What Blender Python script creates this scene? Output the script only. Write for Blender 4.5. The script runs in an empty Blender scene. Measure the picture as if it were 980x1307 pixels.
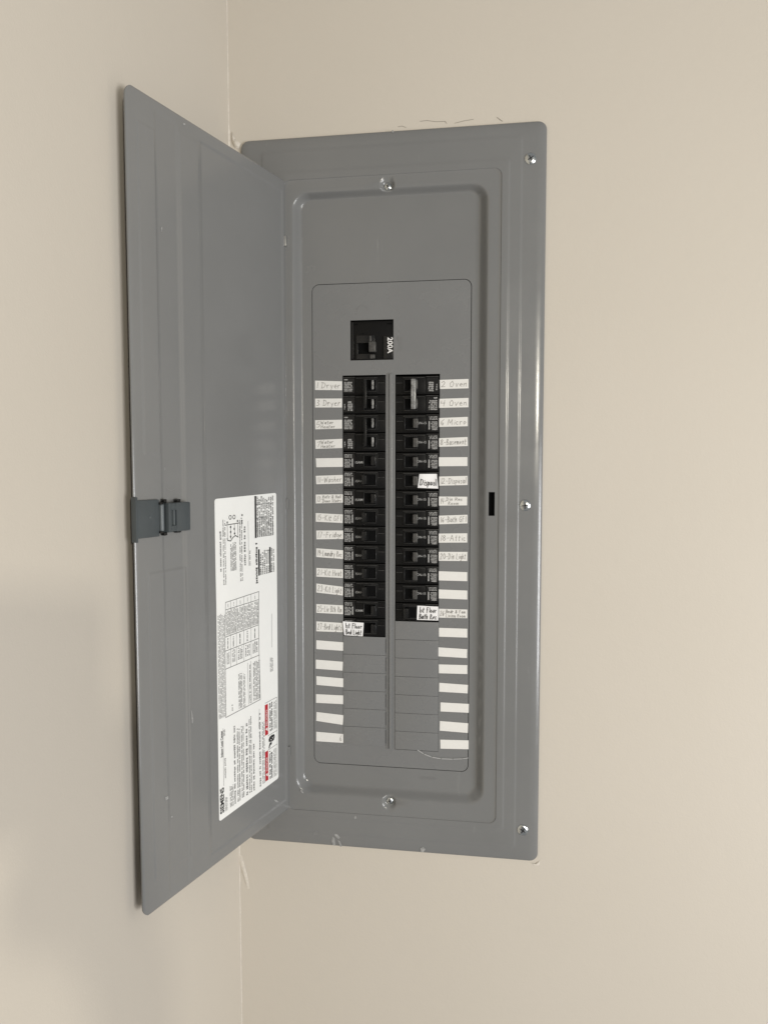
import bpy, bmesh, math, random
from mathutils import Vector, Matrix
from mathutils.geometry import tessellate_polygon
random.seed(7)
sc = bpy.context.scene

# ------------------------------------------------------------------ camera
F_PX, PW, PH = 949.41, 980.0, 1307.0
CAM = Vector((0.3479, -0.9888, 0.5280))
YAW, PITCH, ROLL = 0.1515, -0.0579, -0.0005
RM = (Matrix.Rotation(YAW, 3, 'Z') @ Matrix.Rotation(PITCH, 3, 'X') @ Matrix.Rotation(ROLL, 3, 'Y'))
cam_d = bpy.data.cameras.new('camera')
cam_d.sensor_fit = 'VERTICAL'; cam_d.sensor_height = 36.0
cam_d.lens = F_PX / PH * 36.0
cam_d.clip_start = 0.01; cam_d.clip_end = 50
cam = bpy.data.objects.new('camera', cam_d); sc.collection.objects.link(cam)
r_, f_, u_ = RM.col[0], RM.col[1], RM.col[2]
m3 = Matrix((r_, u_, -f_)).transposed()
cam.matrix_world = Matrix.Translation(CAM) @ m3.to_4x4()
sc.camera = cam

# ------------------------------------------------------------------ light
w = bpy.data.worlds.new('World'); sc.world = w; w.use_nodes = True
bg = w.node_tree.nodes['Background']
bg.inputs[0].default_value = (0.97, 0.98, 1.0, 1); bg.inputs[1].default_value = 0.27

def area(name, loc, target, size, sy, power, col):
    l = bpy.data.lights.new(name, 'AREA'); l.shape = 'RECTANGLE'; l.size = size; l.size_y = sy
    l.energy = power; l.color = col
    o = bpy.data.objects.new(name, l); sc.collection.objects.link(o)
    o.location = loc
    o.rotation_euler = (Vector(target) - Vector(loc)).to_track_quat('-Z', 'Y').to_euler()
    return o
area('room_lamp', (1.30, -2.50, 0.88), (0.2, 0, 0.4), 0.07, 0.11, 19, (1.0, 0.935, 0.80))       # compact lamp across the room
area('room_fill', (2.25, -1.80, 0.02), (0.2, 0, 0.30), 1.2, 1.0, 53, (0.985, 0.985, 1.0))      # added unseen fill, set low, standing in for the room's light
sc.view_settings.view_transform = 'Standard'; sc.view_settings.look = 'None'
sc.view_settings.exposure = 0.0; sc.view_settings.gamma = 1.0
sc.view_settings.use_curve_mapping = False
sc.render.engine = 'CYCLES'

# ------------------------------------------------------------------ photo pixel -> point on a known surface
def pix_ray(px, py):
    return RM @ Vector(((px - PW / 2) / F_PX, 1.0, (PH / 2 - py) / F_PX))
def on_plane_y(px, py, Y):
    d = pix_ray(px, py); t = (Y - CAM.y) / d.y
    return CAM + d * t
HX, THETA, TWIST = 0.0628, math.radians(106.84), math.radians(0.40)
DB, DT, DW = 0.0511, 0.9135, 0.2856
def door_theta(z): return THETA + TWIST * (z - 0.482) / 0.431
def door_pt(u, z, wo=0.0):
    t = door_theta(z)
    return Vector((HX + u * math.cos(t) + wo * math.sin(t), -u * math.sin(t) + wo * math.cos(t), z))
def on_door(px, py):
    d = pix_ray(px, py); t = THETA
    for _ in range(4):
        n = Vector((math.sin(t), math.cos(t), 0)); o = Vector((HX, 0, 0))
        k = ((o - CAM).dot(n)) / d.dot(n); p = CAM + d * k
        t = door_theta(p.z)
    return (p - o).dot(Vector((math.cos(t), -math.sin(t), 0))), p.z

# ------------------------------------------------------------------ materials
def new_mat(name):
    m = bpy.data.materials.new(name); m.use_nodes = True
    nt = m.node_tree; b = nt.nodes['Principled BSDF']
    return m, nt, b
def noise(nt, scale, detail=3, rough=0.55, vec=None, dist=0.0):
    n = nt.nodes.new('ShaderNodeTexNoise'); n.inputs['Scale'].default_value = scale
    n.inputs['Detail'].default_value = detail; n.inputs['Roughness'].default_value = rough
    n.inputs['Distortion'].default_value = dist
    if vec is not None: nt.links.new(vec, n.inputs['Vector'])
    return n
def ramp(nt, src, p0, c0, p1, c1):
    r = nt.nodes.new('ShaderNodeValToRGB'); r.color_ramp.elements[0].position = p0; r.color_ramp.elements[0].color = (*c0, 1)
    r.color_ramp.elements[1].position = p1; r.color_ramp.elements[1].color = (*c1, 1)
    nt.links.new(src, r.inputs[0]); return r
def coords(nt, scl=(1, 1, 1)):
    g = nt.nodes.new('ShaderNodeNewGeometry'); mp = nt.nodes.new('ShaderNodeMapping')
    mp.inputs['Scale'].default_value = scl; nt.links.new(g.outputs['Position'], mp.inputs['Vector'])
    return mp.outputs['Vector']
def bump(nt, b, src, strength, dist):
    bm_ = nt.nodes.new('ShaderNodeBump'); bm_.inputs['Strength'].default_value = strength; bm_.inputs['Distance'].default_value = dist
    nt.links.new(src, bm_.inputs['Height'])
    nt.links.new(bm_.outputs['Normal'], b.inputs['Normal']); return bm_

def wall_mat():
    m, nt, b = new_mat('beige_wall_paint')
    v = coords(nt)
    n1 = noise(nt, 2.2, 3, .5, v); n2 = noise(nt, 420, 3, .6, v); n3 = noise(nt, 55, 4, .6, v)
    r = ramp(nt, n1.outputs['Fac'], .3, (.560, .513, .437), .7, (.578, .530, .455))
    nt.links.new(r.outputs[0], b.inputs['Base Color'])
    b.inputs['Roughness'].default_value = .62
    b.inputs['Specular IOR Level'].default_value = .35
    ad = nt.nodes.new('ShaderNodeMath'); ad.operation = 'MULTIPLY_ADD'; ad.inputs[1].default_value = 2.0
    nt.links.new(n3.outputs['Fac'], ad.inputs[0]); nt.links.new(n2.outputs['Fac'], ad.inputs[2])
    bump(nt, b, ad.outputs[0], .22, .0006)
    return m
def metal_mat(name, col, rough=.19, scratches=True):
    m, nt, b = new_mat(name)
    v = coords(nt); n1 = noise(nt, 7, 4, .6, v); n2 = noise(nt, 900, 2, .5, v)
    c0 = tuple(c * .965 for c in col); c1 = tuple(c * 1.035 for c in col)
    r = ramp(nt, n1.outputs['Fac'], .3, c0, .7, c1)
    out = r.outputs[0]
    if scratches:   # faint dusty scuffs drawn out up and down
        v2 = coords(nt, (70, 70, 9)); n4 = noise(nt, 1, 5, .7, v2, .6)
        r2 = ramp(nt, n4.outputs['Fac'], .66, (0, 0, 0), .80, (1, 1, 1))
        mx = nt.nodes.new('ShaderNodeMix'); mx.data_type = 'RGBA'; mx.blend_type = 'MIX'
        ml = nt.nodes.new('ShaderNodeMath'); ml.operation = 'MULTIPLY'; ml.inputs[1].default_value = .22
        nt.links.new(r2.outputs[0], ml.inputs[0]); nt.links.new(ml.outputs[0], mx.inputs['Factor'])
        nt.links.new(out, mx.inputs['A']); mx.inputs['B'].default_value = (.42, .42, .40, 1); out = mx.outputs['Result']
    nt.links.new(out, b.inputs['Base Color'])
    n5 = noise(nt, 16, 4, .6, v)
    rr = ramp(nt, n5.outputs['Fac'], .3, (rough - .05,) * 3, .75, (rough + .09,) * 3)
    nt.links.new(rr.outputs[0], b.inputs['Roughness'])
    n6 = noise(nt, 26, 2, .5, v)
    ad = nt.nodes.new('ShaderNodeMath'); ad.operation = 'MULTIPLY_ADD'; ad.inputs[1].default_value = 6.0
    nt.links.new(n6.outputs['Fac'], ad.inputs[0]); nt.links.new(n2.outputs['Fac'], ad.inputs[2])
    bump(nt, b, ad.outputs[0], .045, .0004)
    b.inputs['Specular IOR Level'].default_value = .5
    return m
def plain(name, col, rough=.5, metallic=0.0, spec=.5, vary=.06, scale=60):
    m, nt, b = new_mat(name)
    n = noise(nt, scale, 3, .6, coords(nt))
    r = ramp(nt, n.outputs['Fac'], .3, tuple(c * (1 - vary) for c in col), .7, tuple(min(1, c * (1 + vary)) for c in col))
    nt.links.new(r.outputs[0], b.inputs['Base Color'])
    b.inputs['Roughness'].default_value = rough; b.inputs['Metallic'].default_value = metallic
    b.inputs['Specular IOR Level'].default_value = spec
    return m
M_WALL = wall_mat()
M_GREY = metal_mat('grey_enamel', (.186, .187, .182))
M_DEAD = metal_mat('grey_enamel_deadfront', (.186, .187, .184), .26, False)
M_BLACK = plain('black_moulded_plastic', (.0055, .0054, .0052), .36, 0, .18)
M_BLACK2 = plain('black_toggle_plastic', (.010, .0098, .0095), .27, 0, .35)
M_GREYTOG = plain('worn_toggle_plastic', (.060, .058, .054), .35, 0, .5, .4, 300)
M_TIE = plain('worn_handle_tie', (.24, .24, .235), .32, .3, .5, .6, 260)
M_HOLE = plain('dark_interior', (.004, .004, .004), .9, 0, .1)
M_PAPER = plain('white_paper', (.76, .745, .705), .65, 0, .3, .015, 90)
M_LABEL = plain('glossy_white_label', (.83, .83, .80), .38, 0, .4, .01, 40)
M_TAG = plain('white_tape', (.86, .85, .84), .55, 0, .35, .02, 90)
M_PENCIL = plain('pencil', (.31, .295, .27), .7, 0, .3, .4, 700)
M_MARKER = plain('black_marker', (.012, .012, .012), .6)
M_INK = plain('grey_print', (.17, .17, .165), .6)
M_INKD = plain('black_print', (.012, .012, .012), .5)
M_RED = plain('red_print', (.43, .008, .018), .45)
M_WHITEINK = plain('white_print', (.80, .79, .76), .5)
M_FADED = plain('faded_white_print', (.38, .375, .36), .6, 0, .4, .5, 900)
M_ZINC = plain('zinc_plated_steel', (.62, .64, .63), .22, 1.0, .5, .25, 500)
M_STEEL = plain('dull_steel', (.55, .55, .53), .38, 1.0)
M_SLIVER = plain('pale_plastic', (.42, .42, .41), .4)
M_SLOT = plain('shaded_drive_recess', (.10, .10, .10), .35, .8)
M_EDGE_HILITE = plain('painted_edge_highlight', (.055, .053, .050), .4, 0, .4, .5, 240)  # lighter tone standing in for the highlight on the breaker edges
M_COLLAR = plain('collar_plastic', (.020, .0195, .019), .3, 0, .5)
M_LATCH = plain('slate_plastic', (.058, .068, .072), .38, 0, .45)
M_LATCHL = plain('pale_slate_plastic', (.12, .135, .14), .4)
M_CAULK = plain('white_caulk', (.62, .572, .495), .6, 0, .4, .1, 300)
M_HAIR = plain('dark_bristle', (.22, .19, .155), .7)
M_SMEAR_GLINT = plain('caulk_smear_and_glint', (.31, .31, .30), .5, 0, .4, .35, 600)  # dried caulk and scuffs, also the painted glint at a recess corner

# ------------------------------------------------------------------ mesh helpers
WORLD = {}
def link(o, parent=None, wpos=Vector((0, 0, 0))):
    sc.collection.objects.link(o)
    if parent is not None:
        o.parent = parent; o.location = wpos - WORLD[parent.name]
    else: o.location = wpos
    WORLD[o.name] = Vector(wpos)
    return o
def mesh_obj(name, verts, faces, mat, parent=None, smooth=False, sharp=None):
    """verts in world metres; the origin goes to the middle of the piece"""
    xs = [v[0] for v in verts]; ys = [v[1] for v in verts]; zs = [v[2] for v in verts]
    c = Vector(((min(xs) + max(xs)) / 2, (min(ys) + max(ys)) / 2, (min(zs) + max(zs)) / 2))
    me = bpy.data.meshes.new(name)
    me.from_pydata([Vector(v) - c for v in verts], [], faces); me.materials.append(mat)
    bm = bmesh.new(); bm.from_mesh(me); bmesh.ops.recalc_face_normals(bm, faces=bm.faces); bm.to_mesh(me); bm.free()
    if smooth:
        for p in me.polygons: p.use_smooth = True
        if sharp: me.set_sharp_from_angle(angle=math.radians(sharp))
    o = bpy.data.objects.new(name, me)
    return link(o, parent, c)
def empty(name, loc, label, cat, group=None):
    o = bpy.data.objects.new(name, None); o.empty_display_size = .02
    link(o, None, Vector(loc)); o['label'] = label; o['category'] = cat
    if group: o['group'] = group
    return o
def box_vf(x0, x1, y0, y1, z0, z1, bev=0.0, seg=2):
    bm = bmesh.new(); bmesh.ops.create_cube(bm, size=1)
    for v in bm.verts:
        v.co = Vector((x0 + (v.co.x + .5) * (x1 - x0), y0 + (v.co.y + .5) * (y1 - y0), z0 + (v.co.z + .5) * (z1 - z0)))
    if bev: bmesh.ops.bevel(bm, geom=bm.edges[:], offset=bev, segments=seg, affect='EDGES', profile=.6)
    V = [v.co.copy() for v in bm.verts]; bm.verts.index_update(); Fc = [[v.index for v in f.verts] for f in bm.faces]
    bm.free(); return V, Fc
def join(*parts):
    V, Fc = [], []
    for v, f in parts:
        o = len(V); V += list(v); Fc += [[i + o for i in q] for q in f]
    return V, Fc
def box(name, x0, x1, y0, y1, z0, z1, mat, parent, bev=0.0, smooth=True):
    V, Fc = box_vf(x0, x1, y0, y1, z0, z1, bev)
    return mesh_obj(name, V, Fc, mat, parent, smooth and bev > 0, 40)
def rrect(x0, x1, z0, z1, r, n=8):
    P = []
    for cx, cz, a in ((x1 - r, z1 - r, 0), (x0 + r, z1 - r, 90), (x0 + r, z0 + r, 180), (x1 - r, z0 + r, 270)):
        for k in range(n + 1):
            t = math.radians(a + 90 * k / n); P.append((cx + r * math.cos(t), cz + r * math.sin(t)))
    return P
def plate_vf(outer, holes, y0, y1):
    loops = [outer] + holes
    tris = tessellate_polygon([[Vector((x, z, 0)) for x, z in lp] for lp in loops])
    flat = [p for lp in loops for p in lp]; n = len(flat)
    V = [(x, y0, z) for x, z in flat] + [(x, y1, z) for x, z in flat]
    Fc = [list(t) for t in tris] + [[i + n for i in reversed(t)] for t in tris]
    o = 0
    for lp in loops:
        k = len(lp)
        for i in range(k): j = (i + 1) % k; Fc.append([o + i, o + j, o + j + n, o + i + n])
        o += k
    return V, Fc
def ribbon(pts, width, fn):
    """flat pen strokes: pts 2-D polyline, fn maps (a,b) -> world point"""
    V, Fc = [], []
    for (x0, y0), (x1, y1) in zip(pts[:-1], pts[1:]):
        dx, dy = x1 - x0, y1 - y0; L = math.hypot(dx, dy) or 1e-9
        ex, ey = dx / L * width * .35, dy / L * width * .35; nx, ny = -dy / L * width / 2, dx / L * width / 2
        o = len(V)
        V += [fn(x0 - ex + nx, y0 - ey + ny), fn(x1 + ex + nx, y1 + ey + ny), fn(x1 + ex - nx, y1 + ey - ny), fn(x0 - ex - nx, y0 - ey - ny)]
        Fc.append([o, o + 1, o + 2, o + 3])
    return V, Fc
def text_vf(body, size, fn, bold=0.0, spacing=1.0):
    """text outline filled; fn(x,y) -> world, x along reading, y up; x,y in metres, centred"""
    cu = bpy.data.curves.new('t', 'FONT'); cu.body = body; cu.size = 1.0; cu.align_x = 'CENTER'; cu.align_y = 'CENTER'
    cu.resolution_u = 3; cu.offset = bold; cu.space_character = spacing
    o = bpy.data.objects.new('t', cu); sc.collection.objects.link(o)
    dg = bpy.context.evaluated_depsgraph_get(); me = bpy.data.meshes.new_from_object(o.evaluated_get(dg))
    V = [fn(v.co.x * size, v.co.y * size) for v in me.vertices]; Fc = [list(p.vertices) for p in me.polygons]
    bpy.data.objects.remove(o); bpy.data.curves.remove(cu); bpy.data.meshes.remove(me)
    return V, Fc
def microprint(a0, a1, b0, b1, lines, fn, fill=.5, rnd=random):
    """rows of tiny letter-like marks: a along reading, b across the lines"""
    V, Fc = [], []; p = (b1 - b0) / lines
    for l in range(lines):
        b = b0 + (l + .5) * p; a = a0; lh = abs(p) * fill / 2
        end = a1 - (a1 - a0) * (rnd.random() * .25 if l % 4 == 3 else rnd.random() * .04)
        while a < end:
            for _ in range(rnd.randint(2, 9)):
                wl = abs(p) * rnd.uniform(.22, .5)
                if a + wl > end: break
                h0 = -lh * rnd.choice((1, 1, 1, 1.4)); h1 = lh * rnd.choice((.75, .75, 1.2))
                o = len(V); V += [fn(a, b + h0), fn(a + wl, b + h0), fn(a + wl, b + h1), fn(a, b + h1)]; Fc.append([o, o + 1, o + 2, o + 3])
                a += wl * 1.35
            a += abs(p) * .45
    return V, Fc

# single-stroke handwriting
G = {
 '0': [[(.3, 1), (.05, .7), (.05, .3), (.3, 0), (.55, .3), (.55, .7), (.3, 1)]], '1': [[(.2, 1), (.18, 0)]],
 '2': [[(.05, .8), (.3, 1), (.5, .75), (.3, .4), (0, 0), (.6, .05)]], '3': [[(.05, .9), (.35, 1), (.5, .8), (.25, .55), (.5, .3), (.35, 0), (0, .1)]],
 '4': [[(.1, 1), (.02, .5), (.55, .5)], [(.5, 1), (.42, 0)]], '5': [[(.5, 1), (.1, 1), (.06, .6), (.4, .6), (.5, .3), (.3, 0), (0, .08)]],
 '6': [[(.45, 1), (.1, .6), (.05, .2), (.3, 0), (.5, .25), (.3, .45), (.08, .3)]], '7': [[(.02, .97), (.5, 1), (.2, 0)]],
 '8': [[(.3, .55), (.05, .8), (.3, 1), (.5, .8), (.3, .55), (.03, .25), (.3, 0), (.55, .25), (.3, .55)]],
 '9': [[(.5, .7), (.3, .5), (.08, .75), (.3, 1), (.5, .8), (.42, 0)]], '-': [[(.05, .45), (.5, .48)]],
 '&': [[(.55, 0), (.1, .8), (.3, 1), (.45, .8), (.05, .25), (.25, 0), (.55, .4)]],
 'A': [[(0, 0), (.3, 1), (.6, 0)], [(.1, .4), (.5, .4)]], 'B': [[(.08, 0), (.1, 1), (.4, .95), (.45, .7), (.1, .52), (.5, .4), (.5, .1), (.08, 0)]],
 'D': [[(.1, 1), (.1, 0)], [(0, .98), (.45, .9), (.62, .5), (.4, .08), (.02, 0)]], 'F': [[(.1, 0), (.1, 1), (.55, 1)], [(.1, .55), (.42, .55)]],
 'G': [[(.55, .85), (.3, 1), (.03, .6), (.1, .1), (.4, 0), (.55, .4), (.3, .42)]], 'H': [[(.08, 1), (.06, 0)], [(.55, 1), (.52, 0)], [(.07, .5), (.54, .52)]],
 'I': [[(.2, 1), (.18, 0)]], 'K': [[(.1, 1), (.08, 0)], [(.55, 1), (.1, .45), (.58, 0)]], 'L': [[(.12, 1), (.05, .02), (.5, 0)]],
 'M': [[(.03, 0), (.12, 1), (.38, .3), (.65, 1), (.75, 0)]], 'O': [[(.35, 1), (.03, .6), (.12, .08), (.45, 0), (.66, .5), (.35, 1)]],
 'P': [[(.1, 0), (.12, 1), (.5, .9), (.48, .6), (.1, .5)]], 'R': [[(.08, 0), (.1, 1), (.48, .9), (.45, .6), (.1, .5), (.55, 0)]],
 'S': [[(.5, .9), (.25, 1), (.08, .75), (.45, .35), (.3, 0), (0, .12)]], 'W': [[(0, 1), (.18, 0), (.36, .7), (.55, 0), (.78, 1)]],
 'a': [[(.42, .5), (.2, .58), (.03, .25), (.2, 0), (.4, .3), (.42, .55), (.46, 0)]], 'b': [[(.08, 1), (.06, 0), (.35, .05), (.42, .4), (.1, .5)]],
 'c': [[(.4, .5), (.15, .55), (.03, .25), (.2, 0), (.42, .08)]], 'd': [[(.42, .5), (.15, .55), (.03, .2), (.25, 0), (.44, .4), (.46, 1), (.46, 0)]],
 'e': [[(.05, .3), (.4, .35), (.3, .58), (.08, .45), (.08, .1), (.42, .05)]], 'f': [[(.4, .95), (.2, .95), (.15, 0)], [(.02, .55), (.35, .55)]],
 'g': [[(.4, .5), (.12, .55), (.08, .15), (.38, .2), (.42, .55), (.38, -.3), (.08, -.28)]], 'h': [[(.08, 1), (.06, 0)], [(.07, .4), (.3, .58), (.42, 0)]],
 'i': [[(.12, .55), (.12, 0)], [(.13, .78), (.14, .84)]], 'k': [[(.08, 1), (.06, 0)], [(.38, .55), (.08, .25), (.4, 0)]], 'l': [[(.12, 1), (.1, 0)]],
 'm': [[(.04, 0), (.06, .55)], [(.06, .4), (.22, .56), (.3, 0)], [(.3, .4), (.48, .56), (.56, 0)]], 'n': [[(.05, 0), (.07, .55)], [(.07, .4), (.3, .57), (.4, 0)]],
 'o': [[(.22, .56), (.03, .3), (.2, 0), (.42, .25), (.22, .56)]], 'p': [[(.08, .55), (.03, -.35)], [(.08, .45), (.38, .5), (.35, .1), (.06, .05)]],
 'r': [[(.06, .55), (.06, 0)], [(.06, .35), (.2, .56), (.38, .52)]], 's': [[(.36, .52), (.1, .5), (.32, .2), (.22, 0), (.02, .06)]],
 't': [[(.2, .95), (.16, 0), (.34, .03)], [(.02, .62), (.38, .64)]], 'u': [[(.05, .55), (.06, .08), (.3, .05), (.38, .55), (.4, 0)]],
 'v': [[(.02, .55), (.18, 0), (.4, .58)]], 'w': [[(.02, .55), (.14, 0), (.28, .45), (.42, 0), (.58, .55)]],
 'y': [[(.04, .55), (.2, .1)], [(.42, .56), (.12, -.35)]], 'x': [[(.03, .55), (.38, 0)], [(.38, .55), (.02, 0)]], ' ': []}
def handwriting(txt, x, y, h, maxw, fn, width, rnd, wob=.05):
    strokes = []; cx = 0
    for ch in txt:
        g = G.get(ch, [])
        for st in g:
            strokes.append([(cx + px * .92 + rnd.uniform(-wob, wob) + py * .08, py * (1 + rnd.uniform(-wob, wob)) + rnd.uniform(-wob, wob)) for px, py in st])
        mx = max([p[0] for st in g for p in st], default=.25); cx += mx + .17
    k = min(h * 1.3, maxw / max(cx, .01)) if maxw else h
    parts = [ribbon([(x + px * k, y + py * h) for px, py in st], width, fn) for st in strokes]
    return join(*parts)

# ------------------------------------------------------------------ the walls
WALL_Y = 0.008
XC_T, XC_B = -0.0188, -0.0136          # corner leans a hair: x at z=1.2 and z=-.2
def corner_x(z): return XC_B + (XC_T - XC_B) * (z + .2) / 1.4
def structure(o): o['kind'] = 'structure'; return o
Z0, Z1 = -1.0, 2.0
WHX0, WHX1, WHZ0, WHZ1 = .022, .366, .034, .936                    # opening cut for the panel's box
V, Fc = plate_vf([(corner_x(Z0), Z0), (2.4, Z0), (2.4, Z1), (corner_x(Z1), Z1)], [[(WHX0, WHZ0), (WHX0, WHZ1), (WHX1, WHZ1), (WHX1, WHZ0)]], WALL_Y, WALL_Y + .1)
bw = structure(mesh_obj('wall_back', V, Fc, M_WALL))
KL = math.tan(math.radians(3.8)); YL = -2.6
lw = structure(mesh_obj('wall_left', [(corner_x(z) - (0 if y > 0 else KL * (WALL_Y - y)) - dx, y, z) for dx in (0, .1) for y in (WALL_Y + .1, WALL_Y, YL) for z in (Z0, Z1)],
     [[0, 1, 3, 2], [2, 3, 5, 4], [6, 7, 9, 8], [8, 9, 11, 10], [0, 1, 7, 6], [4, 5, 11, 10], [0, 2, 4, 10, 8, 6], [1, 3, 5, 11, 9, 7]], M_WALL))
# caulk bead up the inner corner, uneven
V, Fc = [], []; rc = random.Random(3); NZ = 160
for i in range(NZ + 1):
    z = -.35 + 1.75 * i / NZ; s = .0007 + .0007 * rc.random() ** 2 + (.0010 if .945 < z < .99 else 0)
    x = corner_x(z)
    V += [(x - .0003, WALL_Y - s, z), (x + s * .45, WALL_Y - s * .45, z), (x + s, WALL_Y - .0001, z)]
    if i:
        a = (i - 1) * 3; Fc += [[a, a + 1, a + 4, a + 3], [a + 1, a + 2, a + 5, a + 4]]
mesh_obj('caulk_bead', V, Fc, M_CAULK, bw, True)
def blob(name, pts, mat, parent, y, th, z_shift=0):
    n = len(pts); cx = sum(p[0] for p in pts) / n; cz = sum(p[1] for p in pts) / n
    V = [(cx, y - th, cz)] + [(cx + (x - cx) * .6, y - th * .8, cz + (z - cz) * .6) for x, z in pts] + [(x, y, z) for x, z in pts]
    Fc = []
    for i in range(n):
        j = (i + 1) % n; Fc += [[0, 1 + i, 1 + j], [1 + i, 1 + n + i, 1 + n + j, 1 + j]]
    return mesh_obj(name, V, Fc, mat, parent, True)
def pix_blob(name, pix, mat, parent, Y, th):
    return blob(name, [(p.x, p.z) for p in (on_plane_y(x, y, Y) for x, y in pix)], mat, parent, Y, th)
pix_blob('caulk_lump', [(299, 176), (303, 180), (308, 184), (305, 190), (300, 189), (297, 183)], M_CAULK, bw, WALL_Y - .0002, .004)
pix_blob('caulk_lump', [(296, 168), (300, 176), (303, 186), (299, 187), (296, 178)], M_CAULK, bw, WALL_Y - .0003, .003)
pix_blob('paint_drip', [(303, 1088), (309, 1092), (316, 1118), (319, 1134), (316, 1136), (309, 1112), (304, 1098)], M_CAULK, bw, WALL_Y - .0002, .0012)
pix_blob('caulk_lump', [(676, 1101), (684, 1102), (689, 1098), (688, 1104), (682, 1106)], M_CAULK, bw, WALL_Y - .0002, .0012)
def wall_hair(pts, wd=.00045):
    V, Fc = ribbon([(p.x, p.z) for p in (on_plane_y(x, y, WALL_Y) for x, y in pts)], wd, lambda a, b: (a, WALL_Y - .0005, b))
    mesh_obj('stray_bristle', V, Fc, M_HAIR, bw)
wall_hair([(536, 155), (545, 154), (556, 155.5), (568, 155), (570, 158)])
wall_hair([(580, 157.5), (592, 154.5), (604, 152.5)])
wall_hair([(634, 150), (638, 153), (641, 155)], .0006)
wall_hair([(508, 162), (513, 161), (518, 163)])

# ------------------------------------------------------------------ the breaker panel
CW, CH = 0.4056, 0.9705
panel = empty('breaker_panel', (CW / 2, WALL_Y, 0), 'grey metal breaker panel with its door open, mounted on the beige wall by the corner', 'breaker panel')
REC = 0.012                                                      # depth of the dead front below the cover face

SLOT = (0.3362, 0.3441, 0.4662, 0.4976)
RZ = sorted(set([SLOT[2], SLOT[3]] + [0.06 + .86 * i / 26 for i in range(27)]))
def side_ts(n): return [(i + 1) / (n + 1) for i in range(n)]
TX = sorted([0.19 + .0016 * i for i in range(16)] + [.07, .09, .11, .13, .15, .17, .235, .26, .28, .30, .32])
def ring(x0, x1, z0, z1, r, y, n=7):
    P = []
    def corner(cx, cz, a):
        for k in range(n + 1):
            t = math.radians(a + 90 * k / n); P.append([cx + r * math.cos(t), y, cz + r * math.sin(t)])
    sc_ = lambda v, lo, hi, L0, L1: lo + (hi - lo) * (v - L0) / (L1 - L0)
    corner(x1 - r, z1 - r, 0)
    for v in reversed(TX): P.append([min(max(v, x0 + r + 1e-4 * v), x1 - r - 1e-4 * (1 - v)), y, z1])
    corner(x0 + r, z1 - r, 90)
    for v in reversed(RZ): P.append([x0, y, min(max(v, z0 + r + 1e-4 * v), z1 - r - 1e-4 * (1 - v))])
    corner(x0 + r, z0 + r, 180)
    for v in TX: P.append([min(max(v, x0 + r + 1e-4 * v), x1 - r - 1e-4 * (1 - v)), y, z0])
    corner(x1 - r, z0 + r, 270)
    for v in RZ: P.append([x1, y, min(max(v, z0 + r + 1e-4 * v), z1 - r - 1e-4 * (1 - v))])
    return P
rings = []; tagr = {}
def add(x0, x1, z0, z1, r, y, tag=None):
    if tag: tagr[tag] = len(rings)
    rings.append(ring(x0, x1, z0, z1, r, y))
# outer rim rolled back to the wall
OY = 0.0014
for ins, y in ((0.0, .0076), (0.0, .0054), (.0004, .0044), (.0012, .0037), (.0030, .0029), (.0050, .00235), (.0075, .0019), (.0100, .0016), (.0125, OY)):
    add(ins, CW - ins, ins, CH - ins, .011 - ins * .5, y)
def lerp(a, b, t): return a + (b - a) * t
A0 = (.0290, .3764, .0160, .9550, .005); A1 = (.0470, .3572, .0440, .9210, .005)
for t0_, y0_ in ((0.0, OY), (.82, OY / 2)):                         # outer band, step, narrow flat, step, door field
    for k in range(7):
        q_ = k / 6; t = t0_ + .18 * q_; e = [lerp(a, b, t) for a, b in zip(A0, A1)]; add(*e, y0_ - OY / 2 * q_ * q_ * (3 - 2 * q_))
# edge of the door seat
S0 = (HX - .0035, .3497, .0500, .9140, .010)
add(*S0, 0.0)
add(S0[0] + .0002, S0[1] - .0002, S0[2] + .0002, S0[3] - .0002, .010, .0007)
add(S0[0] + .0007, S0[1] - .0007, S0[2] + .0007, S0[3] - .0007, .0097, .0010)
SE = .0010
R0 = (.0715, .3340, .0720, .8975, .022); R1 = (.0855, .3165, .0905, .8870, .011)
add(.0650, SLOT[1], .0540, .9105, .013, SE, 'slot_out')
add(.0675, .3400, .0600, .9060, .017, SE)
for t in (.35, .7): add(*[lerp(a, b, t) for a, b in zip((.0675, .3400, .0600, .9060, .017), (.0700, SLOT[0], .0680, .9010, .0215))], SE)
add(.0700, SLOT[0], .0680, .9010, .0215, SE, 'slot_in')
for k in range(0, 17):
    t = k / 16; q = min(1, t / .78); s = q * q * (3 - 2 * q); s = .93 * s + .07 * t * t * (3 - 2 * t)
    add(*[lerp(a, b, t) for a, b in zip(R0, R1)], SE + (REC - SE) * s)
DFX0, DFX1, DFZ0, DFZ1 = .0956, .3118, .1140, .7780
add(.0905, .3135, .1020, .8300, .0105, REC)
add(DFX0, DFX1, DFZ0, DFZ1, .010, REC)
add(DFX0 + .0002, DFX1 - .0002, DFZ0 + .0002, DFZ1 - .0002, .010, REC + .0022)
N = len(rings[0]); V = [p for rg in rings for p in rg]
DIM = [(.2009, .9003), (.2042, .0692)]
for p in V:                                                         # screw dimples pressed into the rim of the recess
    for dx, dz in DIM:
        d = math.hypot(p[0] - dx, p[2] - dz)
        if d < .0105:
            t = min(1, (.0105 - d) / .0055); s = t * t * (3 - 2 * t); p[1] = max(p[1], lerp(p[1], .0062, s))
Fc = []; walls = []
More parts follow.
